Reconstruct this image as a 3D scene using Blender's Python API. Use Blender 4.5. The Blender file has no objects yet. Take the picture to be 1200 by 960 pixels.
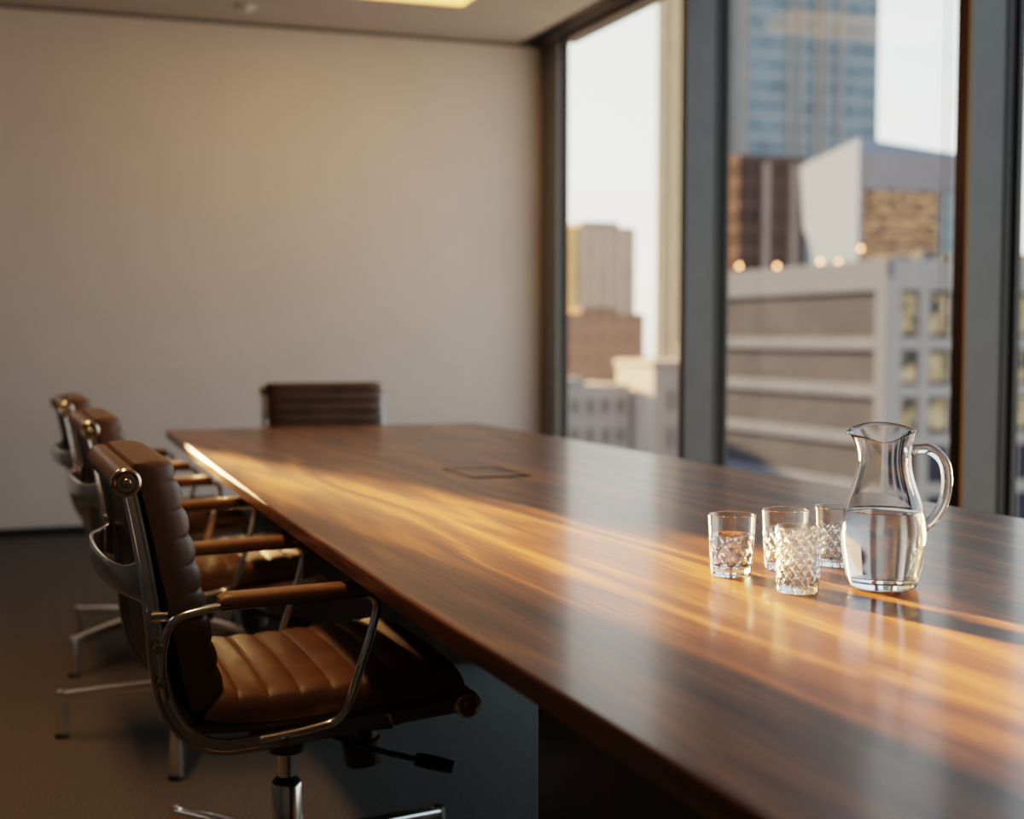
import bpy, bmesh, math, random
from mathutils import Vector, Matrix
random.seed(7)
PI = math.pi
scene = bpy.context.scene
C = scene.collection

# ------------------------------------------------------------------ materials
def mat(name):
    m = bpy.data.materials.new(name); m.use_nodes = True
    nt = m.node_tree; nt.nodes.clear()
    out = nt.nodes.new('ShaderNodeOutputMaterial')
    return m, nt, out
def N(nt, t, **kw):
    n = nt.nodes.new(t)
    for k, v in kw.items():
        if k.startswith('i_'):
            n.inputs[k[2:].replace('_', ' ')].default_value = v
        else:
            setattr(n, k, v)
    return n
def L(nt, a, b): nt.links.new(a, b)
def ramp(nt, stops, interp='LINEAR'):
    r = nt.nodes.new('ShaderNodeValToRGB'); r.color_ramp.interpolation = interp
    e = r.color_ramp.elements
    while len(e) < len(stops): e.new(0.5)
    for i, (p, c) in enumerate(stops):
        e[i].position = p; e[i].color = (c[0], c[1], c[2], 1)
    return r
def coords(nt, scale=(1,1,1), kind='Object'):
    tc = N(nt, 'ShaderNodeTexCoord'); mp = N(nt, 'ShaderNodeMapping')
    mp.inputs['Scale'].default_value = scale
    L(nt, tc.outputs[kind], mp.inputs['Vector'])
    return mp.outputs['Vector']
def simple(name, col, rough=0.5, metal=0.0, spec=0.5, noise=0.0, nscale=20, bump=0.0, coat=0.0, coat_rough=0.05, var=None, stretch=(1,1,1)):
    m, nt, out = mat(name)
    b = N(nt, 'ShaderNodeBsdfPrincipled')
    b.inputs['Base Color'].default_value = (*col, 1)
    b.inputs['Roughness'].default_value = rough
    b.inputs['Metallic'].default_value = metal
    b.inputs['Specular IOR Level'].default_value = spec
    b.inputs['Coat Weight'].default_value = coat
    b.inputs['Coat Roughness'].default_value = coat_rough
    if noise or bump:
        v = coords(nt, stretch)
        n = N(nt, 'ShaderNodeTexNoise'); n.inputs['Scale'].default_value = nscale
        n.inputs['Detail'].default_value = 5
        L(nt, v, n.inputs['Vector'])
        if noise:
            d = var or tuple(c * (1 - noise) for c in col)
            r = ramp(nt, [(0.3, d), (0.7, tuple(min(1, c * (1 + noise * .6)) for c in col))])
            L(nt, n.outputs['Fac'], r.inputs['Fac']); L(nt, r.outputs['Color'], b.inputs['Base Color'])
        if bump:
            bp = N(nt, 'ShaderNodeBump'); bp.inputs['Strength'].default_value = bump
            bp.inputs['Distance'].default_value = 0.002
            L(nt, n.outputs['Fac'], bp.inputs['Height']); L(nt, bp.outputs['Normal'], b.inputs['Normal'])
    L(nt, b.outputs['BSDF'], out.inputs['Surface'])
    return m
def emitter(name, col, s):
    m, nt, out = mat(name)
    e = N(nt, 'ShaderNodeEmission'); e.inputs['Color'].default_value = (*col, 1); e.inputs['Strength'].default_value = s
    L(nt, e.outputs[0], out.inputs['Surface'])
    return m
def glass(name, ior=1.5, rough=0.0, col=(1,1,1)):
    m, nt, out = mat(name)
    g = N(nt, 'ShaderNodeBsdfGlass'); g.inputs['IOR'].default_value = ior
    g.inputs['Roughness'].default_value = rough; g.inputs['Color'].default_value = (*col, 1)
    L(nt, g.outputs[0], out.inputs['Surface'])
    return m
def pane_glass(name, tint=(.93,.96,.96), refl=0.045):
    m, nt, out = mat(name)
    t = N(nt, 'ShaderNodeBsdfTransparent'); t.inputs['Color'].default_value = (*tint, 1)
    g = N(nt, 'ShaderNodeBsdfGlossy'); g.inputs['Roughness'].default_value = 0.02
    f = N(nt, 'ShaderNodeFresnel'); f.inputs['IOR'].default_value = 1.45
    k = N(nt, 'ShaderNodeMath', operation='MULTIPLY'); k.inputs[1].default_value = refl
    mx = N(nt, 'ShaderNodeMixShader')
    L(nt, f.outputs[0], k.inputs[0]); L(nt, k.outputs[0], mx.inputs['Fac'])
    L(nt, t.outputs[0], mx.inputs[1]); L(nt, g.outputs[0], mx.inputs[2])
    L(nt, mx.outputs[0], out.inputs['Surface'])
    return m
def walnut(name, dark, mid, light, stretch=(1, .11, 1), coat=0.20, coat_rough=.12, rough=.32, figure=True):
    m, nt, out = mat(name)
    b = N(nt, 'ShaderNodeBsdfPrincipled')
    v = coords(nt, stretch)
    warp = N(nt, 'ShaderNodeTexNoise'); warp.inputs['Scale'].default_value = 2.3; warp.inputs['Detail'].default_value = 3
    L(nt, v, warp.inputs['Vector'])
    # contour lines of a slow noise give the cathedral figure
    ml = N(nt, 'ShaderNodeMath', operation='MULTIPLY'); ml.inputs[1].default_value = 26 if figure else 12
    L(nt, warp.outputs['Fac'], ml.inputs[0])
    fr = N(nt, 'ShaderNodeMath', operation='PINGPONG'); fr.inputs[1].default_value = 1
    L(nt, ml.outputs[0], fr.inputs[0])
    # fine streaks
    v2 = coords(nt, (stretch[0]*1, stretch[1]*.25, stretch[2]*1))
    st = N(nt, 'ShaderNodeTexNoise'); st.inputs['Scale'].default_value = 150; st.inputs['Detail'].default_value = 6
    L(nt, v2, st.inputs['Vector'])
    st2 = N(nt, 'ShaderNodeTexNoise'); st2.inputs['Scale'].default_value = 11; st2.inputs['Detail'].default_value = 4
    L(nt, v2, st2.inputs['Vector'])
    a = N(nt, 'ShaderNodeMath', operation='MULTIPLY'); a.inputs[1].default_value = .26
    L(nt, fr.outputs[0], a.inputs[0])
    c = N(nt, 'ShaderNodeMath', operation='MULTIPLY_ADD'); c.inputs[1].default_value = .52
    L(nt, st.outputs['Fac'], c.inputs[0]); L(nt, a.outputs[0], c.inputs[2])
    d = N(nt, 'ShaderNodeMath', operation='MULTIPLY_ADD'); d.inputs[1].default_value = .50
    L(nt, st2.outputs['Fac'], d.inputs[0]); L(nt, c.outputs[0], d.inputs[2])
    r = ramp(nt, [(.38, dark), (.64, mid), (.86, light)])
    L(nt, d.outputs[0], r.inputs['Fac']); L(nt, r.outputs['Color'], b.inputs['Base Color'])
    b.inputs['Roughness'].default_value = rough; b.inputs['Specular IOR Level'].default_value = .15
    b.inputs['Coat Weight'].default_value = coat; b.inputs['Coat Roughness'].default_value = coat_rough
    b.inputs['Coat IOR'].default_value = 1.5
    bp = N(nt, 'ShaderNodeBump'); bp.inputs['Strength'].default_value = .05; bp.inputs['Distance'].default_value = .001
    L(nt, st.outputs['Fac'], bp.inputs['Height']); L(nt, bp.outputs['Normal'], b.inputs['Normal'])
    L(nt, b.outputs['BSDF'], out.inputs['Surface'])
    return m

def matte(name, col, noise=.1, nscale=.3):
    m, nt, out = mat(name)
    b = N(nt, 'ShaderNodeBsdfDiffuse'); v = coords(nt)
    n = N(nt, 'ShaderNodeTexNoise'); n.inputs['Scale'].default_value = nscale; n.inputs['Detail'].default_value = 4
    L(nt, v, n.inputs['Vector'])
    r = ramp(nt, [(.3, tuple(c*(1-noise) for c in col)), (.7, tuple(c*(1+noise*.6) for c in col))])
    L(nt, n.outputs['Fac'], r.inputs['Fac']); L(nt, r.outputs['Color'], b.inputs['Color'])
    L(nt, b.outputs[0], out.inputs['Surface'])
    return m
def grid_mat(name, base, glassc, sx, sz, frame=.18, rough=.35, axis='XZ', noise=.3, tint2=None, metal=0.0, kd=None):
    """facade: windows on a regular grid in a plane (axis XZ or YZ), world metres per cell sx, sz"""
    m, nt, out = mat(name)
    b = N(nt, 'ShaderNodeBsdfDiffuse')
    tc = N(nt, 'ShaderNodeTexCoord'); sp = N(nt, 'ShaderNodeSeparateXYZ')
    L(nt, tc.outputs['Object'], sp.inputs[0])
    def cell(o, s, fr):
        q = N(nt, 'ShaderNodeMath', operation='DIVIDE'); q.inputs[1].default_value = s; L(nt, o, q.inputs[0])
        f = N(nt, 'ShaderNodeMath', operation='FRACT'); L(nt, q.outputs[0], f.inputs[0])
        g = N(nt, 'ShaderNodeMath', operation='GREATER_THAN'); g.inputs[1].default_value = fr; L(nt, f.outputs[0], g.inputs[0])
        return g.outputs[0]
    h = cell(sp.outputs[axis[0]], sx, frame if not isinstance(frame, tuple) else frame[0])
    z = cell(sp.outputs['Z'], sz, frame if not isinstance(frame, tuple) else frame[1])
    k = N(nt, 'ShaderNodeMath', operation='MULTIPLY'); L(nt, h, k.inputs[0]); L(nt, z, k.inputs[1])
    n = N(nt, 'ShaderNodeTexNoise'); n.inputs['Scale'].default_value = .25; n.inputs['Detail'].default_value = 3
    L(nt, tc.outputs['Object'], n.inputs['Vector'])
    g2 = tint2 or tuple(c * (1 - noise) for c in glassc)
    rr = ramp(nt, [(.35, g2), (.65, glassc)]); L(nt, n.outputs['Fac'], rr.inputs['Fac'])
    mx = N(nt, 'ShaderNodeMix', data_type='RGBA'); L(nt, k.outputs[0], mx.inputs[0])
    mx.inputs[6].default_value = (*base, 1); L(nt, rr.outputs['Color'], mx.inputs[7])
    L(nt, mx.outputs[2], b.inputs['Color'])
    L(nt, b.outputs['BSDF'], out.inputs['Surface'])
    return m

M = {}
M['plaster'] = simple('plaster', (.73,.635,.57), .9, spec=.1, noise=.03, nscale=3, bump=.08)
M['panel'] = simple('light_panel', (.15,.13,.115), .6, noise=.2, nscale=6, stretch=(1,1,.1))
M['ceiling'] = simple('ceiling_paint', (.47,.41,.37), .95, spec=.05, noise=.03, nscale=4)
M['black'] = simple('black_recess', (.012,.011,.010), .6)
M['carpet'] = simple('carpet', (.135,.122,.112), .97, spec=.05, noise=.6, nscale=190, bump=.9)
M['mullion'] = simple('mullion_metal', (.070,.070,.073), .42, metal=.4, noise=.08, nscale=12)
M['gasket'] = simple('gasket', (.012,.012,.012), .5)
M['warm_glow'] = simple('warm_glow_strip', (.10,.045,.014), .32, metal=.7, noise=.2, nscale=30, stretch=(1,1,.05))  # warm light reflected on the mullions, put into the strip's colour
M['pane'] = pane_glass('window_glass')
M['table'] = walnut('walnut_top', (.036,.013,.006), (.155,.055,.018), (.42,.162,.045))
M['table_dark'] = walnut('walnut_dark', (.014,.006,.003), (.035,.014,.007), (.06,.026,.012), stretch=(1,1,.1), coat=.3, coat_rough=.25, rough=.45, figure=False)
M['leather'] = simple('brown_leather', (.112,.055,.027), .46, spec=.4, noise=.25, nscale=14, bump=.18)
M['lit_seat_leather'] = simple('lit_seat_leather', (.160,.080,.034), .46, spec=.4, noise=.25, nscale=14, bump=.18)  # same leather made lighter: lamp light on the seat is in the colour
M['stitch'] = simple('piping_leather', (.045,.020,.012), .45, bump=.1, nscale=60)
M['tan'] = simple('lit_tan_leather', (.27,.135,.052), .42, noise=.18, nscale=20, bump=.15)  # tan leather, brightened in colour for the light on the pads
M['chrome'] = simple('polished_aluminium', (.90,.87,.84), .20, metal=1.0, noise=.03, nscale=8)
M['brass'] = simple('cap_metal', (.62,.52,.38), .22, metal=1.0, noise=.05, nscale=30)
M['blackplastic'] = simple('black_plastic', (.012,.012,.013), .42, bump=.06, nscale=120)
M['glass'] = glass('clear_glass', 1.5)
M['cutglass'] = glass('cut_crystal', 1.52, rough=.04, col=(1,.995,.985))
M['water'] = glass('water', 1.333)
M['lid'] = walnut('walnut_lid', (.030,.0115,.0055), (.10,.040,.017), (.24,.10,.04))
M['chain'] = simple('chain_metal', (.10,.10,.10), .35, metal=.6, noise=.05)
M['lamp'] = emitter('lamp_diffuser', (1.0,.50,.12), 3.4)
M['lampframe'] = simple('lamp_frame', (.75,.72,.68), .5, noise=.03)
M['white'] = simple('white_plastic', (.62,.58,.54), .5, noise=.02)
M['blind'] = simple('blind_fabric', (.55,.52,.48), .9, noise=.05, nscale=80)
M['steel'] = simple('painted_steel', (.09,.09,.10), .8, spec=0.0, noise=.1)

# ------------------------------------------------------------------ mesh helpers
class MB:
    def __init__(s): s.v = []; s.f = []; s.m = []; s.sm = []
    def add(s, verts, faces, mi=0, smooth=False):
        o = len(s.v); s.v += [tuple(p) for p in verts]
        for f in faces: s.f.append(tuple(i + o for i in f)); s.m.append(mi); s.sm.append(smooth)
    def box(s, x0, x1, y0, y1, z0, z1, mi=0):
        x0, x1 = min(x0,x1), max(x0,x1); y0, y1 = min(y0,y1), max(y0,y1); z0, z1 = min(z0,z1), max(z0,z1)
        v = [(x,y,z) for x in (x0,x1) for y in (y0,y1) for z in (z0,z1)]
        s.add(v, [(0,1,3,2),(4,6,7,5),(0,4,5,1),(2,3,7,6),(0,2,6,4),(1,5,7,3)], mi)
    def prism(s, poly, z0, z1, mi=0):
        n = len(poly)
        v = [(x,y,z0) for x,y in poly] + [(x,y,z1) for x,y in poly]
        f = [tuple(range(n-1,-1,-1)), tuple(range(n,2*n))] + [(i,(i+1)%n,n+(i+1)%n,n+i) for i in range(n)]
        s.add(v, f, mi)
    def lathe(s, prof, seg=48, mi=0, cx=0, cy=0, rfun=None, closed=False):
        """prof: list of (r, z) ; closed profile loops back"""
        n = len(prof); v = []
        for j in range(seg):
            a = 2*PI*j/seg
            for i,(r,z) in enumerate(prof):
                if rfun: r, z = rfun(r, z, a, i)
                v.append((cx + r*math.cos(a), cy + r*math.sin(a), z))
        f = []
        m = n if closed else n-1
        for j in range(seg):
            k = (j+1) % seg
            for i in range(m):
                i2 = (i+1) % n
                f.append((j*n+i, k*n+i, k*n+i2, j*n+i2))
        s.add(v, f, mi, True)
    def sweep(s, path, section, side=None, mi=0, smooth=True, closed=False, scale=None):
        """sweep closed section [(a,b)] along path; a along `side` (fixed) or transported normal, b along the binormal"""
        P = [Vector(p) for p in path]; n = len(P); k = len(section); V = []
        prev = None
        for i in range(n):
            if closed: t = (P[(i+1)%n] - P[i-1]).normalized()
            elif i == 0: t = (P[1]-P[0]).normalized()
            elif i == n-1: t = (P[-1]-P[-2]).normalized()
            else: t = (P[i+1]-P[i-1]).normalized()
            if side is not None: a = Vector(side)
            else:
                if prev is None:
                    a = t.orthogonal().normalized()
                else:
                    a = prev
            a = (a - t*a.dot(t)).normalized(); prev = a
            b = t.cross(a).normalized()
            sc = scale(i/(n-1)) if scale else (1,1)
            if not isinstance(sc, tuple): sc = (sc, sc)
            for (u, w) in section: V.append(P[i] + a*u*sc[0] + b*w*sc[1])
        F = []
        for i in range(n if closed else n-1):
            i2 = (i+1) % n
            for j in range(k):
                j2 = (j+1) % k
                F.append((i*k+j, i2*k+j, i2*k+j2, i*k+j2))
        if not closed:
            F.append(tuple(range(k)))
            F.append(tuple((n-1)*k + j for j in range(k-1,-1,-1)))
        s.add(V, F, mi, smooth)
    def cyl(s, p0, p1, r0, r1=None, seg=20, mi=0, smooth=True):
        r1 = r0 if r1 is None else r1
        c = [(math.cos(2*PI*i/seg), math.sin(2*PI*i/seg)) for i in range(seg)]
        s.sweep([p0, p1], [(x*r0, y*r0) for x,y in c], mi=mi, smooth=smooth, scale=lambda t: 1 + (r1/r0-1)*t)
    def build(s, name, material, parent=None, bevel=0.0, subsurf=0, autosmooth=35, loc=None):
        me = bpy.data.meshes.new(name); me.from_pydata(s.v, [], s.f)
        mats = material if isinstance(material, list) else [material]
        for m in mats: me.materials.append(m)
        for p, mi, sm in zip(me.polygons, s.m, s.sm): p.material_index = mi; p.use_smooth = sm
        bm = bmesh.new(); bm.from_mesh(me)
        bmesh.ops.recalc_face_normals(bm, faces=bm.faces)
        for e in bm.edges:
            if len(e.link_faces) == 2 and e.calc_face_angle(0) > math.radians(autosmooth): e.smooth = False
        bm.to_mesh(me); bm.free()
        o = bpy.data.objects.new(name, me); C.objects.link(o)
        if loc: o.location = loc
        if parent: o.parent = parent
        if bevel:
            b = o.modifiers.new('Bevel', 'BEVEL'); b.width = bevel; b.segments = 3; b.limit_method = 'ANGLE'; b.angle_limit = math.radians(40)
        if subsurf:
            q = o.modifiers.new('Subsurf', 'SUBSURF'); q.levels = subsurf; q.render_levels = subsurf
        return o

def circ(r, n=14, r2=None): return [(r*math.cos(2*PI*i/n), (r2 or r)*math.sin(2*PI*i/n)) for i in range(n)]
def rrect(w, h, r, n=4):
    out = []
    for cx, cy, a0 in ((w/2-r, h/2-r, 0), (-w/2+r, h/2-r, 90), (-w/2+r, -h/2+r, 180), (w/2-r, -h/2+r, 270)):
        for i in range(n+1):
            a = math.radians(a0 + 90*i/n); out.append((cx + r*math.cos(a), cy + r*math.sin(a)))
    return out
def spline(pts, per=8):
    P = [Vector(p) for p in pts]; P = [2*P[0]-P[1]] + P + [2*P[-1]-P[-2]]; out = []
    for i in range(1, len(P)-2):
        for j in range(per):
            t = j/per; p0,p1,p2,p3 = P[i-1],P[i],P[i+1],P[i+2]
            out.append(.5*((2*p1) + (p2-p0)*t + (2*p0-5*p1+4*p2-p3)*t*t + (3*p1-p0-3*p2+p3)*t**3))
    out.append(P[-2]); return out
def rounded(pts, r, n=6):
    """polyline with rounded corners"""
    P = [Vector(p) for p in pts]; out = [P[0]]
    for i in range(1, len(P)-1):
        rr = r[i-1] if isinstance(r, (list, tuple)) else r
        d0 = (P[i-1]-P[i]); d1 = (P[i+1]-P[i])
        q = min(rr, d0.length*.49, d1.length*.49)
        a = P[i] + d0.normalized()*q; b = P[i] + d1.normalized()*q
        for k in range(n+1):
            t = k/n; out.append((1-t)**2*a + 2*t*(1-t)*P[i] + t*t*b)
    out.append(P[-1]); return out
def resample(pts, n):
    P = [Vector(p) for p in pts]; d = [0]
    for a, b in zip(P, P[1:]): d.append(d[-1] + (b-a).length)
    out = []; j = 0
    for i in range(n):
        t = d[-1]*i/(n-1)
        while j < len(d)-2 and d[j+1] < t: j += 1
        k = (t-d[j])/max(1e-9, d[j+1]-d[j]); out.append(P[j].lerp(P[j+1], min(1, k)))
    return out

def tag(o, label=None, cat=None, group=None, kind=None):
    if label: o['label'] = label
    if cat: o['category'] = cat
    if group: o['group'] = group
    if kind: o['kind'] = kind
    return o
def empty(name, loc, rz=0):
    o = bpy.data.objects.new(name, None); C.objects.link(o); o.location = loc; o.rotation_euler = (0,0,rz)
    o.empty_display_size = .1
    return o
def copy_tree(o, parent=None):
    c = o.copy(); C.objects.link(c)
    if parent: c.parent = parent
    for ch in list(o.children): copy_tree(ch, c)
    return c
def struct(mb, name, material, parent=None, label=None, **kw):
    o = mb.build(name, material, parent, **kw); o['kind'] = 'structure'
    if label: o['label'] = label
    return o

# ------------------------------------------------------------------ room
H = 2.87; YB = 8.16; XG = 3.29; XL = -3.2; YF = -1.9
# the far wall carries, out of frame on the left, an added slant-sided opening shaped to cut the sun strip (window_6)
OX0, OX1, OZ0, OZ1 = -.86, -.15, 1.42, 2.62
def bz(z): return -.397 - (z-1.80)*(.212/.43)
b = MB()
b.box(OX1, XG+.06, YB, YB+.12, 0, H+.3)
b.box(XL-.12, OX0, YB, YB+.12, 0, H+.3)
b.box(OX0, OX1, YB, YB+.12, OZ1, H+.3)
b.box(OX0, OX1, YB, YB+.12, 0, OZ0)
pp = [(OX0, OZ0), (bz(OZ0), OZ0), (bz(OZ1), OZ1), (OX0, OZ1)]
b.add([(x, YB, z) for x, z in pp] + [(x, YB+.12, z) for x, z in pp], [(0,1,2,3),(7,6,5,4)] + [(i,(i+1)%4,4+(i+1)%4,4+i) for i in range(4)])
struct(b, 'wall_back', M['plaster'], label='plain off-white plaster wall at the far end of the room')
b = MB(); b.box(XL-.15, XL, YF-.15, YB+.12, 0, H+.3); struct(b, 'wall_left', M['panel'])
b = MB(); b.box(XL, XG+.06, YF-.15, YF, 0, H+.3); struct(b, 'wall_front', simple('front_plaster', (.46,.40,.36), .9, spec=.1, noise=.04, nscale=3))
b = MB(); b.box(XL-.15, XG+.06, YF-.15, YB+.12, -.2, 0); struct(b, 'floor', M['carpet'], label='dark brown-grey loop carpet')
# ceiling: main field, then slot (blind pocket) next to the glass
b = MB()
b.box(XL-.15, 3.09, YF-.15, YB+.12, H, H+.3)
b.box(3.225, XG+.06, YF-.15, YB+.12, H, H+.3)
b.box(3.09, 3.225, YF-.15, YB+.12, H+.12, H+.3)
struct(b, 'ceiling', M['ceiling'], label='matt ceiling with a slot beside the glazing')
b = MB()
b.box(3.10, 3.115, YF, YB, H-.004, H+.02); b.box(3.15, 3.162, YF, YB, H-.004, H+.02); b.box(3.195, 3.21, YF, YB, H-.004, H+.02)
struct(b, 'trim_1', M['mullion'], label='metal slats in the ceiling slot')
b = MB(); b.box(3.092, 3.223, YF, YB, H+.06, H+.11); b.box(3.095, 3.222, 7.0, 8.14, H+.004, H+.05); struct(b, 'trim_2', M['black'])
b = MB(); b.box(OX1, 3.24, YB-.012, YB, H-.018, H-.001); struct(b, 'trim_3', simple('gap_shade', (.16,.13,.11), .8, noise=.1), label='dark strip painted as the shadow gap under the ceiling')  # solid strip; the gap's shade is put into its colour
b = MB(); b.box(XL, OX0, YB-.012, YB, 0.001, .05); b.box(OX1, 3.24, YB-.012, YB, 0.001, .05); struct(b, 'baseboard_back', M['black'], label='black recessed baseboard')

b = MB(); b.box(XG-.05, XG+.06, YF, .40, 0, H); struct(b, 'wall_right', M['panel'])
# glazing along the right side: mullions every 1.99 m
mul = [5.985, 3.97, 1.98]
b = MB(); b.box(3.245, XG, 7.91, YB, 0, H); b.box(XG-.012, XG+.02, 7.885, 7.912, 0, H, 1)
struct(b, 'trim_4', [simple('jamb_metal', (.20,.195,.19), .5, metal=.2, noise=.06), M['gasket']], label='grey metal window jamb against the far wall')
for k, y in enumerate(mul):
    b = MB()
    b.box(3.105, XG+.02, y-.028, y+.025, 0, H)
    b.box(3.25, XG-.004, y-.034, y-.027, 0, H, 1)
    b.box(XG-.004, XG+.02, y-.050, y-.027, 0, H, 1)
    b.box(3.27, XG+.02, y+.024, y+.04, 0, H, 1)
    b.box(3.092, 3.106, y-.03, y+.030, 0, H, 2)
    struct(b, 'trim_%d' % (5+k), [M['mullion'], M['gasket'], M['warm_glow'] if k else M['mullion']], label='tall grey metal window mullion')
edges = [7.91] + mul + [.37]
for k in range(4):
    y1, y0 = edges[k], edges[k+1]
    f = MB()
    f.box(3.24, XG+.06, y0+.026, y1-.03, H-.035, H); f.box(3.17, XG+.06, y0+.026, y1-.03, 0, .16)
    w = struct(f, 'window_%d' % (k+1), M['mullion'])
    p = MB(); p.box(XG+.004, XG+.010, y0+.02, y1-.02, .15, H-.02)
    p.build('pane', M['pane'], w)
# pane of the slant-sided opening in the far wall
f = MB()
f.box(OX1-.03, OX1+.01, YB+.04, YB+.10, OZ0, OZ1); f.box(OX0, OX1, YB+.04, YB+.10, OZ0-.01, OZ0+.03)
w = struct(f, 'window_6', M['mullion'])
p = MB(); p.box(OX0, OX1, YB+.065, YB+.07, OZ0, OZ1); p.build('pane', M['pane'], w)

# ------------------------------------------------------------------ ceiling fittings
def ceiling_panel(x0, x1, y0, y1, label):
    r = empty('ceiling_light', ((x0+x1)/2, (y0+y1)/2, H))
    tag(r, label, 'ceiling light')
    hx, hy = (x1-x0)/2, (y1-y0)/2
    d = MB(); d.box(-hx, hx, -hy, hy, -.004, -.001); d.build('diffuser', M['lamp'], r)
    f = MB(); t = .012
    f.box(-hx-t, hx+t, -hy-t, -hy, -.010, -.0005); f.box(-hx-t, hx+t, hy, hy+t, -.010, -.0005)
    f.box(-hx-t, -hx, -hy, hy, -.010, -.0005); f.box(hx, hx+t, -hy, hy, -.010, -.0005)
    f.build('frame', M['lampframe'], r)
    return r
ceiling_panel(1.25, 2.45, 6.72, 7.31, 'glowing warm rectangular light panel recessed in the ceiling')
s = empty('smoke_detector', (1.37, 7.74, H)); tag(s, 'small round white detector on the ceiling near the far wall', 'smoke detector')
d = MB(); d.lathe([(0,-.001),(.055,-.001),(.055,-.014),(.045,-.020),(0,-.020)], 32); d.build('base', M['white'], s)
d = MB(); d.lathe([(0,-.019),(.03,-.019),(.027,-.032),(0,-.034)], 24); d.build('sensor', M['white'], s)

# blind chains
def blind_chain(x, y, zb, label):
    r = empty('blind_chain', (x, y, H)); tag(r, label, 'blind chain', 'bead chains hanging before the glass')
    m = MB(); hw = .015; L0 = H - zb
    pts = [(0,-hw,.0), (0,-hw,-(L0-.05)*.5), (0,-hw,-L0+.02)] + [(0,-hw*math.cos(a), -L0+.015-.015*math.sin(a)) for a in [PI*i/8 for i in range(1,8)]] + [(0,hw,-L0+.02), (0,hw,-(L0-.05)*.5), (0,hw,0)]
    m.sweep(pts, circ(.0022, 8)); m.build('cord', M['chain'], r)
    c = MB(); c.cyl((0,-hw,-L0+.27), (0,-hw,-L0+.30), .005, seg=10); c.build('connector', M['chain'], r)
blind_chain(3.22, 4.22, 1.09, 'thin looped blind chain hanging just left of the wide right mullion')
blind_chain(3.22, 6.27, 1.07, 'thin looped blind chain hanging just left of the middle mullion')

# ------------------------------------------------------------------ conference table
TZ = .74
def table_left(y):   # slightly boat-shaped long side
    return .54 if y < 1.7 else .54 + .117*((y-1.7)/3.87)**1.35
YT0, YT1 = .15, 5.56
T = empty('conference_table', (1.23, 2.85, 0)); tag(T, 'long polished walnut boardroom table with sharp thin edge and dark slab legs', 'table')
ox, oy = 1.23, 2.85
ys = [YT0 + (YT1-YT0)*i/30 for i in range(31)]
left = [(table_left(y), y) for y in ys]
right = [(1.925, y) for y in ys]
right = [(x if y < 5.3 else x - .02*((y-5.3)/.26)**2, y) for x, y in right]
poly = [(x-ox, y-oy) for x, y in right] + [(x-ox, y-oy) for x, y in reversed(left)]
def inset(poly, d):
    n = len(poly); out = []
    for i in range(n):
        p0, p1, p2 = Vector(poly[i-1]), Vector(poly[i]), Vector(poly[(i+1)%n])
        e0 = (p1-p0).normalized(); e1 = (p2-p1).normalized()
        n0 = Vector((-e0.y, e0.x)); n1 = Vector((-e1.y, e1.x)); nn = (n0+n1); nn /= max(.3, nn.dot(n0)) if nn.length > 1e-6 else 1
        q = p1 + nn*d; out.append((q.x, q.y))
    return out
m = MB(); n = len(poly)
rings = [(inset(poly, .0045), TZ), (inset(poly, .0018), TZ-.0010), (inset(poly,.0004), TZ-.003), (poly, TZ-.006), (poly, TZ-.028), (inset(poly, .004), TZ-.031), (inset(poly, .12), TZ-.062)]
V = []
for ring, z in rings: V += [(x, y, z) for x, y in ring]
F = [tuple(range(n))]
for k in range(len(rings)-1):
    for i in range(n): F.append((k*n+i, k*n+(i+1)%n, (k+1)*n+(i+1)%n, (k+1)*n+i))
F.append(tuple((len(rings)-1)*n + i for i in range(n-1,-1,-1)))
m.add(V, F[:1] + F[-1:], 0, False); m.add(V, F[1:-1], 0, True); m.build('table_top', M['table'], T, autosmooth=25)
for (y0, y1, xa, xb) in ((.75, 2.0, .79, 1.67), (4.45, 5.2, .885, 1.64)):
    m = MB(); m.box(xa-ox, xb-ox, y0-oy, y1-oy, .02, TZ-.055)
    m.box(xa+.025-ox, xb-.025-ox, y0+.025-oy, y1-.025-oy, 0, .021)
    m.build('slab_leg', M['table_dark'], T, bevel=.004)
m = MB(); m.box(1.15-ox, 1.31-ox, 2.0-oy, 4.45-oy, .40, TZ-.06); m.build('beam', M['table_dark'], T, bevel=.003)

# cable lid, flush in the table top
G = empty('cable_box', (1.24, 3.515, TZ)); tag(G, 'flush rectangular cable access lid set in the middle of the table', 'cable box')
m = MB(); a, c_, t = .078, .128, .006
m.box(-a, a, -c_, -c_+t, .0002, .0022); m.box(-a, a, c_-t, c_, .0002, .0022); m.box(-a, -a+.004, -c_, c_, .0002, .0016); m.box(a-.014, a, -c_, c_, .0002, .0022)
m.build('frame', M['black'], G)
m = MB(); m.box(-a+.004, a-.014, -c_+t, c_-t, .0002, .0012); m.build('lid', M['lid'], G)

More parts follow.
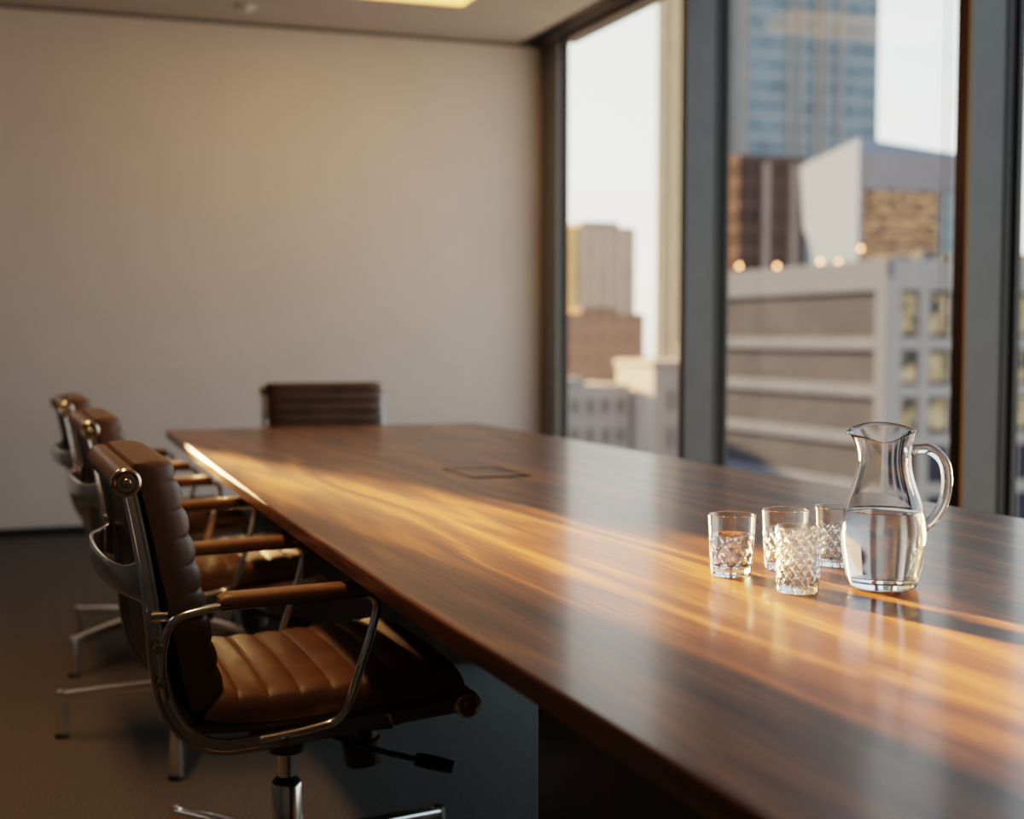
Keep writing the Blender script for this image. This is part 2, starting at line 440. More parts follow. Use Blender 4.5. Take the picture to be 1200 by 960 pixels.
# ------------------------------------------------------------------ office chair (x = forward, origin on the floor under the column)
RW = .262            # rail half spacing
rail_pts = [(-.306,.874),(-.291,.80),(-.275,.704),(-.266,.625),(-.260,.556),(-.246,.498),(-.215,.449),(-.165,.424),(-.10,.424),(.02,.434),(.184,.449),(.262,.456)]
def pad(path, th, bulge, pitch, width, back=.008, nseg=150, crown=0.0, endround=.03, ex=.30, box=20):
    """cushion: centre line path (x,z); front grows along the left-hand normal; pillow channels every `pitch`"""
    P = resample([Vector((x, 0, z)) for x, z in path], nseg)
    tot = sum((b-a).length for a, b in zip(P, P[1:]))
    V = []; hw = width/2
    prof = []
    # cross-section: front face points t in [-1,1], then back face
    fr = [-1, -.992, -.97, -.93, -.86, -.7, -.45, -.2, 0, .2, .45, .7, .86, .93, .97, .992, 1]
    k = len(fr)
    for i, p in enumerate(P):
        t = (P[min(i+1, nseg-1)] - P[max(i-1, 0)]).normalized()
        nrm = Vector((-t.z, 0, t.x))
        s = tot*i/(nseg-1)
        e = min(s, tot-s); er = min(1, e/endround); er = math.sqrt(max(0, 1-(1-er)**2))
        ph = (s/pitch) % 1.0
        ch = abs(math.sin(PI*ph))**ex
        for u in fr:
            edge = (1-abs(u)**box)**.5 if abs(u) < 1 else 0
            seam = 1.0
            h = (th*.62 + crown*(1-u*u))*er*max(.10, edge) + bulge*ch*er*(1-abs(u)**14) + th*.38*er*(0.55 if abs(u) > .985 else 1)
            V.append(p + nrm*h + Vector((0, u*hw, 0)))
        for u in reversed(fr):
            edge = 1 if abs(u) < .95 else .5
            V.append(p - nrm*back*edge*er + Vector((0, u*hw, 0)))
    m = MB(); kk = 2*k; F = []
    for i in range(nseg-1):
        for j in range(kk):
            j2 = (j+1) % kk
            F.append((i*kk+j, (i+1)*kk+j, (i+1)*kk+j2, i*kk+j2))
    F.append(tuple(range(kk))); F.append(tuple((nseg-1)*kk + j for j in range(kk-1,-1,-1)))
    m.add(V, F, 0, True)
    return m

def make_chair():
    root = empty('office_chair', (0,0,0))
    # --- leather
    back_path = spline([(-.290,.896),(-.269,.825),(-.247,.72),(-.228,.62),(-.214,.54),(-.200,.478)], 10)
    bp = [(p.x, p.y) for p in [Vector((a[0], a[1])) for a in back_path]]
    bp = list(reversed(bp))   # upward so that the left-hand normal... flipped below
    m = pad(list(reversed(bp)), .050, .012, .046, .505, back=.010, ex=.36)
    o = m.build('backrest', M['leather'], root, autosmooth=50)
    # rear leather sling with the roll at the top
    m = MB()
    sl = spline([(-.299,.854),(-.284,.80),(-.268,.704),(-.258,.625),(-.250,.556),(-.236,.50),(-.205,.462)], 8)
    m.sweep([(p[0], 0, p[1]) for p in sl], rrect(.500, .016, .007, 3), side=(0,1,0))
    m.sweep([(-.305,-.258,.867),(-.305,.258,.867)], circ(.0245, 20), side=(1,0,0))
    m.build('sling', M['leather'], root)
    seat_path = spline([(-.185,.470),(-.10,.462),(.0,.464),(.10,.470),(.18,.476),(.235,.476),(.268,.462)], 10)
    sp = [(p[0], p[1]) for p in seat_path]
    m = pad(sp, .036, .0085, .055, .500, back=.014, crown=.010, endround=.035)
    m.build('seat', M['lit_seat_leather'], root, autosmooth=50)
    m = MB()
    sl = spline([(-.21,.452),(-.12,.446),(.02,.450),(.18,.460),(.25,.462)], 8)
    m.sweep([(p[0], 0, p[1]) for p in sl], rrect(.496, .016, .007, 3), side=(0,1,0))
    m.sweep([(.268,-.258,.456),(.268,.258,.456)], circ(.0245, 20), side=(1,0,0))
    m.build('seat_sling', M['leather'], root)
    # --- side frames
    for sgn in (-1, 1):
        m = MB(); y = sgn*RW
        path = resample(spline([(x, y, z) for x, z in rail_pts], 8), 70)
        sec = [(-.0075,-.013),(-.0075,-.008),(-.004,-.006),(-.004,.006),(-.0075,.008),(-.0075,.013),(.0075,.013),(.0075,.008),(.004,.006),(.004,-.006),(.0075,-.008),(.0075,-.013)]
        m.sweep(path, sec, side=(0,1,0), scale=lambda t: (1, .85 + .15*math.sin(PI*min(1, t*1.2))))
        fr = m.build('side_frame', M['chrome'], root, autosmooth=30)
        for (cx, cz) in ((-.305,.867),(.268,.456)):
            m = MB(); y0 = sgn*.258; y1 = sgn*.274
            prof = [(.001,0),(.0225,0),(.0245,.004),(.0235,.012),(.0195,.0155),(.0165,.0145),(.0150,.012),(.0095,.012),(.0085,.016),(.006,.0185),(.0005,.019)]
            seg = 28; V = []; n2 = len(prof)
            for j in range(seg):
                a = 2*PI*j/seg
                for r, h in prof: V.append((cx + r*math.cos(a), y0 + sgn*h, cz + r*math.sin(a)))
            F = [(j*n2+i, ((j+1)%seg)*n2+i, ((j+1)%seg)*n2+i+1, j*n2+i+1) for j in range(seg) for i in range(n2-1)]
            m.add(V, F, 0, True); m.build('end_cap', M['brass'], fr)
        for (bx, bzz) in ((-.262,.60),(-.256,.545),(-.06,.430),(.13,.447)):
            m = MB(); m.cyl((bx, sgn*(RW+.006), bzz), (bx, sgn*(RW+.028), bzz), .0062, seg=12)
            m.cyl((bx, sgn*(RW+.022), bzz), (bx, sgn*(RW+.034), bzz), .0085, .0075, seg=14)
            m.build('bolt', M['brass'], fr)
    # --- bowed brace joining the rails at the back
    m = MB()
    pts = [(-.280,-.262,.706),(-.306,-.240,.706),(-.326,-.18,.710),(-.336,-.09,.714),(-.338,0,.715),(-.336,.09,.714),(-.326,.18,.710),(-.306,.240,.706),(-.280,.262,.706)]
    m.sweep(spline(pts, 6), rrect(.044, .007, .003, 3), side=(0,0,1), scale=lambda t: (1 + .8*abs(2*t-1)**6, 1))
    m.build('back_brace', M['chrome'], root, autosmooth=40)
    # --- arm loops
    for sgn in (-1, 1):
        m = MB(); y = sgn*.292; yi = sgn*.280
        pts = [(-.250,yi,.515),(-.258,yi,.575),(-.245,y,.648),(-.185,y,.661),(-.10,y,.664),(.02,y,.668),(.105,y,.668),(.088,y,.60),(.048,y,.48),(.030,yi,.452),(-.03,yi,.441),(-.10,yi,.434)]
        path = rounded(pts, [.04,.05,.03,.03,.03,.045,.03,.04,.03,.03])
        m.sweep(resample(path, 90), rrect(.019, .013, .0055, 3), side=(0,1,0))
        # small rear lug
        m.cyl((-.243, yi, .650), (-.268, sgn*(RW+.008), .648), .009, seg=12)
        arm = m.build('armrest', M['chrome'], root, autosmooth=40)
        m = MB()
        px = resample([(-.166,y,.6715),(-.06,y,.674),(.075,y,.678)], 24)
        def sc(t):
            e = min(t, 1-t)/.05; e = min(1, e); return (.80 + .2*math.sqrt(max(0, 1-(1-e)**2)), .55 + .45*math.sqrt(max(0, 1-(1-e)**2)))
        m.sweep(px, rrect(.046, .026, .010, 4), side=(0,1,0), scale=sc)
        ap = m.build('arm_pad', M['tan'], arm, autosmooth=40)
        m = MB(); m.sweep([Vector(p)+Vector((0,0,-.009)) for p in px], rrect(.049, .005, .002, 2), side=(0,1,0)); m.build('pad_piping', M['stitch'], ap)
    # --- mechanism
    m = MB()
    m.box(-.075, .10, -.045, .045, .375, .412); m.box(-.11, .14, -.242, -.222, .418, .440); m.box(-.11, .14, .222, .242, .418, .440)
    m.box(-.065, -.04, -.25, .25, .405, .424); m.box(.075, .10, -.25, .25, .405, .430)
    m.cyl((0,0,.325), (0,0,.38), .032, .040, seg=24)
    m.build('tilt_mechanism', M['blackplastic'], root, bevel=.004)
    m = MB(); m.cyl((.125,-.03,.41), (.135,-.03,.345), .030, .034, seg=28); m.cyl((.135,-.03,.345), (.142,-.03,.298), .038, .036, seg=28)
    m.build('tension_knob', M['blackplastic'], root, bevel=.004)
    m = MB(); m.sweep(spline([(.03,-.04,.385),(.08,-.12,.372),(.14,-.17,.358),(.20,-.20,.345)], 6), circ(.0055, 10))
    lv = m.build('tilt_lever', M['blackplastic'], root)
    m = MB(); m.sweep(resample([(.193,-.197,.347),(.255,-.225,.333)], 8), rrect(.024, .014, .006, 3), scale=lambda t: (.75+.4*math.sin(PI*min(1,.25+t*.6)), 1))
    m.build('lever_grip', M['blackplastic'], lv)
    # --- column and base
    m = MB(); m.lathe([(0,.115),(.030,.115),(.030,.262),(.027,.268),(.027,.262),(0,.262)], 32); cl = m.build('column', M['chrome'], root)
    m = MB(); m.lathe([(0,.26),(.026,.26),(.026,.272),(.0165,.280),(0,.281)], 24); m.build('collar', M['blackplastic'], cl)
    m = MB(); m.lathe([(0,.27),(.0155,.27),(.0155,.33),(0,.33)], 24); m.build('piston', M['chrome'], cl)
    m = MB(); m.lathe([(0,.09),(.040,.09),(.048,.112),(.046,.153),(.034,.168),(0,.170)], 32); m.build('base_hub', M['chrome'], root)
    for k in range(4):
        a = math.radians(25 + 90*k); ca, sa = math.cos(a), math.sin(a)
        m = MB(); pts = [(.03,.140),(.12,.139),(.25,.130),(.345,.120),(.385,.116)]
        V = []
        m.sweep([(r*ca, r*sa, z) for r, z in pts], rrect(.05, .034, .009, 3), side=(-sa, ca, 0), scale=lambda t: (1-.5*t, 1-.45*t))
        lg = m.build('leg', M['chrome'], root, autosmooth=40)
        m = MB(); m.lathe([(0,.012),(.018,.012),(.0185,.03),(.0155,.105),(.013,.130),(0,.132)], 20, cx=.385*ca, cy=.385*sa)
        ft = m.build('foot', M['chrome'], lg)
        m = MB(); m.lathe([(0,0),(.020,0),(.021,.006),(.018,.013),(0,.013)], 20, cx=.385*ca, cy=.385*sa)
        m.build('glide', M['blackplastic'], ft)
    return root
chair = make_chair()
spots = [((.516, 2.585), 0, 0, 'nearest brown leather office chair, large in front at the left'),
         ((.550, 3.90), 0, 47, 'brown leather office chair directly behind the nearest one along the table'),
         ((.552, 4.98), 0, 15, 'farthest chair of the side row, mostly hidden behind the other two'),
         ((1.395, 5.80), -90, 20, 'brown leather office chair at the head of the table by the far wall')]
for i, (p, rz, turn, lab) in enumerate(spots):
    o = chair if i == 0 else copy_tree(chair)
    o.location = (p[0], p[1], 0); o.rotation_euler = (0, 0, math.radians(rz))
    for ch in o.children:                                   # the star base swivels freely under the seat
        if ch.name.split('.')[0] == 'leg': ch.rotation_euler = (0, 0, math.radians(turn))
    tag(o, lab, 'chair', 'brown leather office chairs round the table')

# ------------------------------------------------------------------ glassware
cam_yaw = math.radians(20.5)
Rv = Vector((math.cos(cam_yaw), -math.sin(cam_yaw)))     # spout on the far side from the handle
def pitcher(x, y):
    root = empty('water_pitcher', (x, y, TZ), math.atan2(Rv.y, Rv.x))   # local +x = handle side
    tag(root, 'clear glass pitcher half full of water with a curved handle and wavy rim', 'pitcher')
    ctrl = [(.043,.0),(.0490,.006),(.0545,.03),(.0598,.068),(.0590,.095),(.0525,.125),(.0440,.150),(.0388,.172),(.0375,.192),(.0390,.210),(.0420,.226)]
    prof = [(p[0], p[1]) for p in [(q.x, q.y) for q in spline([(a, b_, 0) for a, b_ in ctrl], 5)]]
    th = .0030
    inner = [(max(.001, r-th), z) for r, z in prof if z > .011]
    loop = [(.0005, .003), (.030, .003), (.040, .0005)] + prof + [(prof[-1][0]-.0012, prof[-1][1]+.0012), (inner[-1][0]+.0006, inner[-1][1]+.0008)] + list(reversed(inner)) + [(.040,.0105),(.02,.0095),(.0005,.0095)]
    def shape(r, z, a, i):
        t = max(0, (z-.178)/.048); t = t*t
        d = math.cos(a-PI)                       # towards the spout
        lip = max(0, d)**6
        r2 = r + t*(.010*lip + .002*math.cos(2*a)) + .004*lip*max(0, t-.6)/.4
        z2 = z + t*(.003*lip + .008*max(0, math.sin(a))**1.3 - .015*max(0, -math.sin(a+.25))**3) - .007*lip*max(0, t-.75)/.25
        return r2, z2
    m = MB(); m.lathe(loop, 96, rfun=shape); m.build('jug', M['glass'], root, autosmooth=70)
    # handle: solid glass rod
    pts = [(.034,0,.196),(.046,0,.199),(.066,0,.198),(.084,0,.182),(.090,0,.155),(.086,0,.125),(.074,0,.102),(.062,0,.091),(.053,0,.084)]
    m = MB(); m.sweep(spline(pts, 7), circ(.0098, 18, .0078), side=(0,1,0), scale=lambda t: 1 + .45*max(0, 1-t/.10)**1.5 + .6*max(0, 1-(1-t)/.12)**1.5)
    m.build('handle', M['glass'], root, autosmooth=70)
    # water
    wl = .110
    ip = [(r+.0004, z) for r, z in inner if z < wl-.003]
    rw = [r for r, z in inner if z >= wl][0]
    wp = [(.0005,.0098),(.02,.0098),(.040,.0108)] + ip + [(rw+.0006, wl+.0012), (rw-.0012, wl), (.03, wl-.0004), (.0005, wl-.0004)]
    m = MB(); m.lathe(wp, 96); tag(m.build('water', M['water'], root, autosmooth=70), 'still clear water filling the lower half of the pitcher')
    return root
pitcher(1.205, 1.703)

def tumbler(x, y, label, z0, z1, nd, water=0, rz=0, h=.092, r0=.0305, r1=.0365, depth=.0017):
    """straight whisky tumbler with diamond cuts between z0 and z1"""
    root = empty('glass_tumbler', (x, y, TZ), rz); tag(root, label, 'glass', 'cut-glass tumblers by the pitcher')
    nz = 56; outer = [(.020,.0010),(r0-.0015,.0005)] + [(r0 + (r1-r0)*(i/nz)**.9, .003 + (h-.003)*i/nz) for i in range(nz+1)]
    inner = [(r0 + (r1-r0)*(i/12)**.9 - .0026, .003 + (h-.003)*i/12) for i in range(12, 1, -1)]
    loop = [(.0005,.0018)] + outer + [(r1-.0007, h+.0009), (r1-.0019, h+.0007)] + inner + [(r0-.004,.0125),(.015,.0108),(.0005,.0105)]
    no = len(outer)
    def shape(r, z, a, i):
        if 1 <= i <= no and z0 <= z <= z1 and r > .025:
            u = a/(2*PI)*nd; w = (z-z0)/(2*PI*r1/nd)/1.25
            f1 = abs(((u+w) % 1) - .5)*2; f2 = abs(((u-w) % 1) - .5)*2
            g = max(max(0, 1-f1/.34), max(0, 1-f2/.34))
            fade = min(1, (z-z0)/.004, (z1-z)/.006)
            # pointed scalloped top of the cut band
            r -= depth*g*max(0, fade)
            if z > z1-.010 and z1 < h-.01:
                pass
        elif 1 <= i <= no and .004 < z < z0-.002 and r > .025:
            f = abs(((a/(2*PI)*nd*2) % 1) - .5)*2
            r -= depth*.55*max(0, 1-f/.5)
        return r, z
    m = MB(); m.lathe(loop, nd*14, rfun=shape); m.build('body', M['cutglass'], root, autosmooth=24)
    if water:
        ri = lambda z: r0 + (r1-r0)*((z-.003)/(h-.003))**.9 - .0026 + .0003
        wp = [(.0005,.0107),(.015,.0109),(r0-.004,.0127)] + [(ri(z), z) for z in [.018 + (water-.018)*i/6 for i in range(7)]] + [(.02, water-.0004), (.0005, water-.0004)]
        m = MB(); m.lathe(wp, 64); m.build('water', M['water'], root, autosmooth=70)
    return root
def tum_at(x, y): return x, y
tumbler(1.053, 1.871, 'leftmost cut-glass tumbler, standing apart and partly filled with water', .017, .060, 9, water=.062)
tumbler(1.159, 1.893, 'plain-rimmed cut-glass tumbler behind the fully cut one', .014, .062, 14, rz=.2)
tumbler(1.256, 1.896, 'plain-rimmed cut-glass tumbler partly hidden by the pitcher', .014, .064, 15, rz=.5)
tumbler(1.072, 1.715, 'frontmost tumbler, covered in diamond cuts up to its rim', .008, .086, 15, rz=.1, h=.092, r0=.0295, r1=.0335)

# ------------------------------------------------------------------ city outside
def city(o, label, cat='building', group=None): return tag(o, label, cat, group)
g = MB(); g.box(-400, 2500, 8.6, 2600, -40.5, -40); struct(g, 'ground', matte('street_haze', (.22,.20,.19), .2, .02))
def facade_windows(mb, x0, x1, z0, z1, y, nx, nz, wfrac=.55, hfrac=.55, d=.25, mi=0):
    cx = (x1-x0)/nx; cz = (z1-z0)/nz
    for i in range(nx):
        for j in range(nz):
            a = x0 + cx*(i+.5-wfrac/2); c2 = z0 + cz*(j+.5-hfrac/2)
            mb.box(a, a+cx*wfrac, y-d, y+d, c2, c2+cz*hfrac, mi)

# tall glass tower with cream fins on its left flank
X0, X1, Y0, Y1, ZT = 124.0, 153.0, 220.0, 250.5, 150.0
tw = empty('glass_tower', ((X0+X1)/2, (Y0+Y1)/2, -40)); city(tw, 'tall blue glass tower rising out of view with pale vertical ribs')
hx, hy = (X1-X0)/2, (Y1-Y0)/2
m = MB(); m.box(-hx, hx, -hy, hy, 0, ZT)
m.build('wall', grid_mat('tower_glass', (.21,.245,.27), (.135,.185,.225), 1.45, 3.6, frame=(.14,.22), rough=.25, noise=.35), tw)
m = MB()
for i in range(8):
    y = -hy + 2*hy*(i+.5)/8; m.box(-hx-.9, -hx-.01, y-.75-.35*(i%2), y+.75+.35*(i%2), 0, ZT)
m.box(-hx-.5, -hx-.01, -hy, -hy+1.2, 0, ZT); m.box(-hx-.5, -hx-.01, hy-1.2, hy, 0, ZT)
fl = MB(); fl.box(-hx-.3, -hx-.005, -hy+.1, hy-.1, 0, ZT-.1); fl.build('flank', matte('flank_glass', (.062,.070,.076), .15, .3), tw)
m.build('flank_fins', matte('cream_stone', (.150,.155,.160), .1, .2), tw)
m = MB()
for x in (-hx+.6, -hx+1.6): m.box(x-.35, x+.35, -hy-.6, -hy-.01, 0, ZT)
for f_ in (.36,.43,.55,.60,.72): m.box(-hx+2*hx*f_-.42, -hx+2*hx*f_+.42, -hy-.6, -hy-.01, 0, ZT)
m.build('ribs', matte('pale_ribs', (.22,.22,.22), .1, .3), tw)

# dark red-brown block in front of the tower
bk = empty('office_block', (107.5, 184, -40)); city(bk, 'dark red-brown block standing in front of the glass tower')
m = MB(); m.box(-5.5, 5.6, -4, 4, 0, 67); m.build('wall', grid_mat('brown_grid', (.060,.042,.040), (.045,.034,.033), 2.2, 3.3, frame=(.3,.3), noise=.3), bk)
m = MB(); 
for x in (-1.2, 3.4): m.box(x-.5, x+.5, -4.4, -4.01, 0, 66)
m.build('piers', matte('pier_stone', (.18,.155,.15), .1, 0.3), bk)

# white faceted building with painted golden reflections
wb = empty('faceted_building', (81.4, 120, -40)); city(wb, 'white faceted building with slanted left side and golden reflections painted on its windows')
zt = 59.4; q = 12.0
m = MB()
outl = [(0,0),(8.3,0),(8.2,49),(8.9,51),(10.0,52.4),(10.8,59.0),(0,zt+1.2)]      # slanted, notched flank (y, z)
n_ = len(outl)
V = [(0,y,z) for y,z in outl] + [(18,y,(z if z < 58 else zt-.4)) for y,z in outl]
m.add(V, [tuple(range(n_)), tuple(range(2*n_-1,n_-1,-1))] + [(i,(i+1)%n_,n_+(i+1)%n_,n_+i) for i in range(n_)])
m.build('wall', grid_mat('white_panels', (.125,.16,.225), (.165,.205,.275), 900, 3.6, frame=(.0,.14), rough=.5, noise=.08), wb)
m = MB(); m.box(.15, 18.2, -.25, .2, 55.6, 59.2); m.build('cornice', matte('grey_cornice', (.20,.19,.20), .08, 0.3), wb)
gold, nt, out = mat('golden_reflection')  # reflections painted as blotches of diffuse colour
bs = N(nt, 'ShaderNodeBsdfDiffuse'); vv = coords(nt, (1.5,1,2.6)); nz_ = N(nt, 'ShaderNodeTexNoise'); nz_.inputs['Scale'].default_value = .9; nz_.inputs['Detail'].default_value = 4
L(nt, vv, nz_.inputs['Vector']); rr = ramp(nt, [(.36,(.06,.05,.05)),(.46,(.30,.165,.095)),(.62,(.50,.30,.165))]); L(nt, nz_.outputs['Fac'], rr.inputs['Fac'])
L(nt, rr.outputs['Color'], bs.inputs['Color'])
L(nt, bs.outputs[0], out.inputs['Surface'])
m = MB()
for j in range(6):
    for i in range(8): m.box(.4+i*1.12, .4+i*1.12+1.0, -.3, .1, 47.6+j*1.34, 47.6+j*1.34+1.2)
m.build('golden_windows', gold, wb)
m = MB(); m.box(9.7, 17.9, -.3, .1, 44, 55.4); m.build('side_glazing', grid_mat('pale_glazing', (.24,.28,.29), (.20,.24,.26), 1.5, 1.9, frame=(.08,.2), noise=.1), wb)
m = MB(); m.box(5, 7.4, 3, 6, zt-.2, zt+.9); m.box(8.3, 9.2, 2, 4, zt-.2, zt+.5); m.box(10, 13, 3, 6, zt-.3, zt+.5); m.build('roof_plant', M['steel'], wb)

# near office building with white bands
XD, YD = 57.0, 80.5
ob = empty('banded_office_building', (XD, YD, -40)); city(ob, 'near brown office building with white horizontal bands, below the window')
m = MB(); m.box(.25, 40, .25, 24, 0, 45.6); m.build('wall', grid_mat('shaded_brown_facade', (.043,.045,.058), (.037,.039,.050), 1.1, 300, frame=(.12,0), axis='YZ', rough=.6, noise=.2), ob)  # shade on the flank put into this dark bluish colour
m = MB()
bw = matte('white_band', (.235,.22,.215), .06, .5); bf = matte('shaded_flank_band', (.068,.078,.108), .06, .5)  # flank copy of the band darkened, shade put into its colour
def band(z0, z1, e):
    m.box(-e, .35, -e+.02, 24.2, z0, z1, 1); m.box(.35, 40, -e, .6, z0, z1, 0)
band(44.2, 46.3, .1); m.box(.36, 39.6, .59, 23.8, 45.5, 46.0)
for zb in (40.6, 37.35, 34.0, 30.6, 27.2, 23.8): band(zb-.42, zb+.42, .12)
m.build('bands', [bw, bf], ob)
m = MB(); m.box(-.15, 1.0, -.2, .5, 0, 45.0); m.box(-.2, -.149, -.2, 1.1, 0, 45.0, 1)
for x in (2.55, 5.1, 7.6, 10.1, 12.6, 15.1): m.box(x, x+.75, -.16, .3, 0, 45)
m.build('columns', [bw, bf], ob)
amber, nt, out = mat('amber_panes')
bs = N(nt, 'ShaderNodeBsdfDiffuse'); vv = coords(nt, (1,1,1)); nz_ = N(nt, 'ShaderNodeTexNoise'); nz_.inputs['Scale'].default_value = .8
L(nt, vv, nz_.inputs['Vector']); rr = ramp(nt, [(.40,(.05,.05,.05)),(.50,(.26,.19,.11)),(.62,(.40,.31,.20))]); L(nt, nz_.outputs['Fac'], rr.inputs['Fac'])
L(nt, rr.outputs['Color'], bs.inputs['Color']); L(nt, bs.outputs[0], out.inputs['Surface'])
m = MB()
for zb, zu in ((41.15,44.0),(37.9,40.0),(34.6,36.8)):
    for x0, x1 in ((1.2,2.4),(3.45,4.95),(6.0,7.5),(8.5,10.0),(11.0,12.5)): m.box(x0, x1, .1, .26, zb+.1, zu-.1)
m.build('amber_windows', amber, ob)
m = MB()
for i in range(6): m.box(2+i*2.2, 3.2+i*2.2, 2, 5, 46.2, 46.7+.3*(i%2))
m.build('roof_units', M['steel'], ob)

# roof lamps seen as soft discs
lampm = emitter('roof_lamp_glow', (1.0,.36,.14), 16.0)
for k, (x, y, z) in enumerate([(59.0, 104, 6.9), (62.0, 103, 6.9), (65.5, 102, 7.3), (67.3, 102, 7.3), (70.8, 104, 8.6)]):
    r = empty('roof_lamp', (x, y, z)); tag(r, ['leftmost of the small glowing roof lamps above the banded building', 'second small glowing roof lamp from the left', 'third small glowing roof lamp, left one of a close pair', 'fourth small glowing roof lamp, right one of a close pair', 'highest and rightmost small glowing roof lamp'][k], 'lamp', 'glowing roof lamps on the banded office building')
    m = MB(); m.lathe([(.001,-.17),(.12,-.12),(.17,0),(.12,.12),(.001,.17)], 16); m.build('bulb', lampm, r)
    m = MB(); m.cyl((0,0,-.15), (0,0,-6), .06, seg=8); m.build('post', M['steel'], r)

# pane 1: distant tower, brown block, pale low buildings
t1 = empty('distant_tower', (135.5, 311, -40)); city(t1, 'distant grey-brown tower with sunlit orange left side')
m = MB(); m.box(-7.5, 7.3, -11, 14, 0, 66.2); m.box(-5.5, 4, -9, 10, 66, 67.6)
m.build('wall', grid_mat('grey_tower', (.29,.245,.225), (.24,.205,.195), 3.0, 300, frame=(.35,0), noise=.15), t1)
m = MB(); m.box(-7.75, -7.45, -11, 14, 0, 66.2); m.build('sunlit_side', matte('sunlit_tone', (.13,.10,.072), .15, .3), t1)  # orange sunlight on this face is put into the slab's colour
b2 = empty('brick_block', (90, 206, -40)); city(b2, 'low red-brown brick block below the distant tower')
m = MB(); m.box(-12, 6.8, -6, 6, 0, 44.6); m.box(-3, 3, -4, 4, 44.5, 45.6)
m.build('wall', grid_mat('brick_front', (.235,.155,.12), (.205,.135,.105), 2.4, 3.2, frame=(.5,.5), noise=.15), b2)
l1 = empty('pale_low_building', (53, 124, -40)); city(l1, 'pale low building at the foot of the brick block')
m = MB(); m.box(-6, 3.6, -4, 4, 0, 36.6); m.box(-3.5, -.5, -3, 3, 36.5, 37.2); m.build('wall', matte('pale_render', (.28,.25,.24), .1, .4), l1)
m = MB(); facade_windows(m, -5.8, 3.4, 25, 36, -4.0, 6, 4, .5, .5, .08); m.build('windows', matte('pale_panes', (.14,.125,.12), 0.08, 0.3), l1)
l2 = empty('white_low_building', (63.2, 120, -40)); city(l2, 'white low building with two rows of windows beside the middle mullion')
m = MB(); m.box(-6.1, 5.2, -4, 4, 0, 38.6); m.box(-6.3, 5.4, -4.2, 4.2, 38.4, 38.9); m.build('wall', matte('white_render', (.31,.27,.255), .06, .4), l2)
m = MB(); facade_windows(m, -5.0, 4.6, 26.6, 37.0, -4.0, 9, 3, .55, .52, .08); m.build('windows', matte('dim_panes', (.15,.13,.125), 0.08, 0.3), l2)
# beyond the right mullion
rb = empty('orange_block', (118, 108, -40)); city(rb, 'sunlit beige block glimpsed past the right mullion')
m = MB(); m.box(-9, 9, -4, 4, 0, 52); m.build('wall', grid_mat('beige_block', (.25,.18,.13), (.2,.14,.1), 2.0, 3.0, frame=(.4,.4)), rb)
m = MB(); m.box(-9.3, 9.3, -4.3, 4.3, 0, 41); m.build('podium', matte('blue_podium', (.11,.125,.15), .2, .5), rb)

# ------------------------------------------------------------------ world: dusk sky gradient
w = bpy.data.worlds.new('sky'); scene.world = w; w.use_nodes = True
nt = w.node_tree; nt.nodes.clear()
out = N(nt, 'ShaderNodeOutputWorld'); bg = N(nt, 'ShaderNodeBackground')
tc = N(nt, 'ShaderNodeTexCoord'); sp = N(nt, 'ShaderNodeSeparateXYZ'); L(nt, tc.outputs['Generated'], sp.inputs[0])
r1 = ramp(nt, [(0.0, (.80,.64,.50)), (.02,(1.0,.86,.72)), (.09,(.88,.91,.92)), (.25,(.60,.75,.86)), (.6,(.42,.58,.74)), (1.0,(.30,.44,.62))])
L(nt, sp.outputs['Z'], r1.inputs['Fac'])
# warmer, brighter towards the sun
dp = N(nt, 'ShaderNodeVectorMath', operation='DOT_PRODUCT'); dp.inputs[1].default_value = Vector((-.22,1,.1)).normalized()
L(nt, tc.outputs['Generated'], dp.inputs[0])
mr = N(nt, 'ShaderNodeMapRange'); mr.inputs['From Min'].default_value = .45; mr.inputs['From Max'].default_value = 1.0; mr.inputs['To Min'].default_value = 0; mr.inputs['To Max'].default_value = 1
L(nt, dp.outputs['Value'], mr.inputs['Value'])
mx = N(nt, 'ShaderNodeMix', data_type='RGBA'); L(nt, mr.outputs[0], mx.inputs[0]); L(nt, r1.outputs['Color'], mx.inputs[6]); mx.inputs[7].default_value = (1.25,1.10,.96,1)
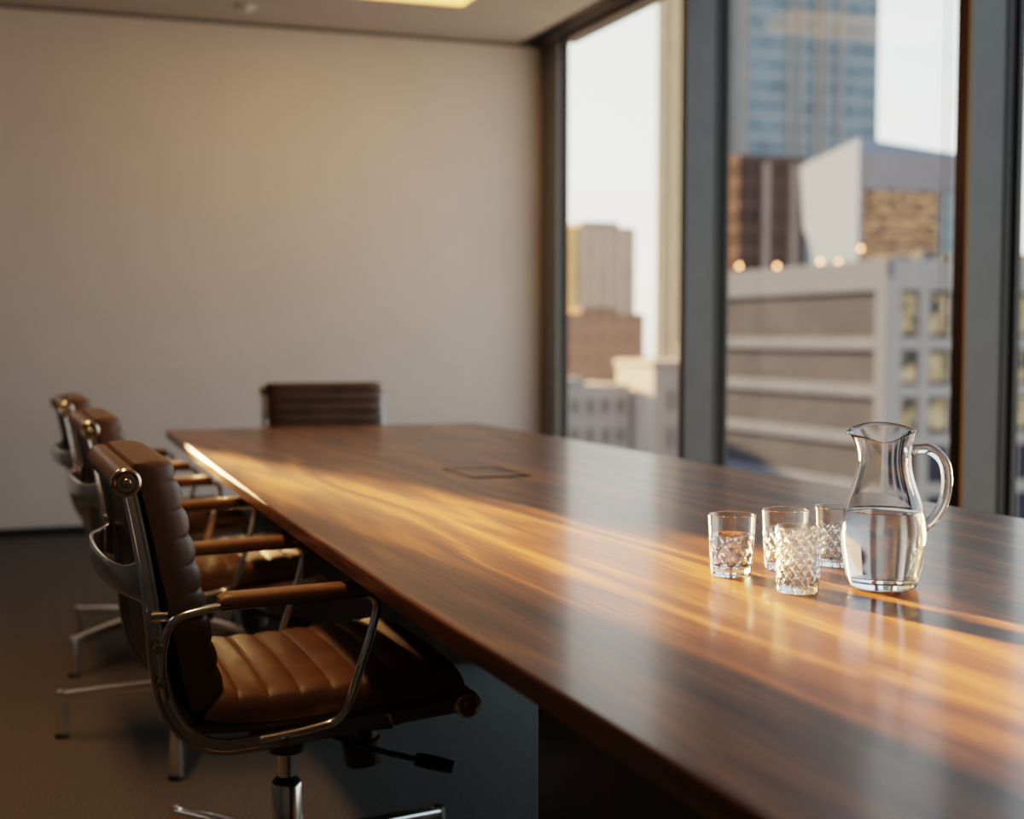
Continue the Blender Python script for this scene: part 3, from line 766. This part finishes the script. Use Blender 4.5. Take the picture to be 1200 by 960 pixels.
# thin pink cloud streaks
mp = N(nt, 'ShaderNodeMapping'); mp.inputs['Scale'].default_value = (2.2,2.2,14); L(nt, tc.outputs['Generated'], mp.inputs['Vector'])
nz = N(nt, 'ShaderNodeTexNoise'); nz.inputs['Scale'].default_value = 1.6; nz.inputs['Detail'].default_value = 4; L(nt, mp.outputs[0], nz.inputs['Vector'])
cr = ramp(nt, [(.60,(0,0,0)),(.74,(.55,.55,.55))]); L(nt, nz.outputs['Fac'], cr.inputs['Fac'])
mx2 = N(nt, 'ShaderNodeMix', data_type='RGBA'); L(nt, cr.outputs['Color'], mx2.inputs[0]); L(nt, mx.outputs[2], mx2.inputs[6]); mx2.inputs[7].default_value = (1.0,.82,.72,1)
L(nt, mx2.outputs[2], bg.inputs['Color']); bg.inputs['Strength'].default_value = 2.55
L(nt, bg.outputs[0], out.inputs['Surface'])

# ------------------------------------------------------------------ lights
sun = bpy.data.lights.new('sun', 'SUN'); sun.energy = 92; sun.angle = math.radians(2.0); sun.color = (1.0,.60,.27)
so = bpy.data.objects.new('sun', sun); C.objects.link(so)
d = Vector((.22, -1, -math.tan(math.radians(13))*math.hypot(.22,1))).normalized()
so.rotation_euler = d.to_track_quat('-Z', 'Y').to_euler()
def area(name, loc, sx, sy, e, col):
    l = bpy.data.lights.new(name, 'AREA'); l.shape = 'RECTANGLE'; l.size = sx; l.size_y = sy; l.energy = e; l.color = col
    o = bpy.data.objects.new(name, l); C.objects.link(o); o.location = loc
    return o
area('ceiling_lamp_glow', (1.8, 7.04, H-.02), 1.2, .55, 1.5, (1,.62,.32))
l = area('row_lamp', (-.05, 3.4, H-.03), .16, 3.4, 17, (1,.62,.30)); l.data.spread = math.radians(104)

# ------------------------------------------------------------------ camera
F = 1660.0; shift_px = 21
pitch = math.atan((86+shift_px)/F)
cam = bpy.data.cameras.new('camera'); co = bpy.data.objects.new('camera', cam); C.objects.link(co)
cam.sensor_fit = 'HORIZONTAL'; cam.sensor_width = 36; cam.lens = 36*F/1200
cam.shift_y = shift_px/1200
co.location = (0, 0, 1.1)
co.rotation_euler = (PI/2 - pitch, 0, -cam_yaw)
cam.clip_start = .02; cam.clip_end = 5000
cam.dof.use_dof = True; cam.dof.focus_distance = 2.2; cam.dof.aperture_fstop = 2.8
scene.camera = co

# ------------------------------------------------------------------ colour and sampling quality
vs = scene.view_settings
vs.view_transform = 'Filmic'; vs.look = 'Medium High Contrast'; vs.exposure = 0.0
cy = scene.cycles
cy.use_denoising = True
try: cy.denoiser = 'OPENIMAGEDENOISE'
except Exception: pass
cy.max_bounces = 14; cy.diffuse_bounces = 5; cy.glossy_bounces = 6; cy.transmission_bounces = 14; cy.transparent_max_bounces = 16
cy.caustics_reflective = True; cy.caustics_refractive = True; cy.blur_glossy = .15
cy.sample_clamp_indirect = 150
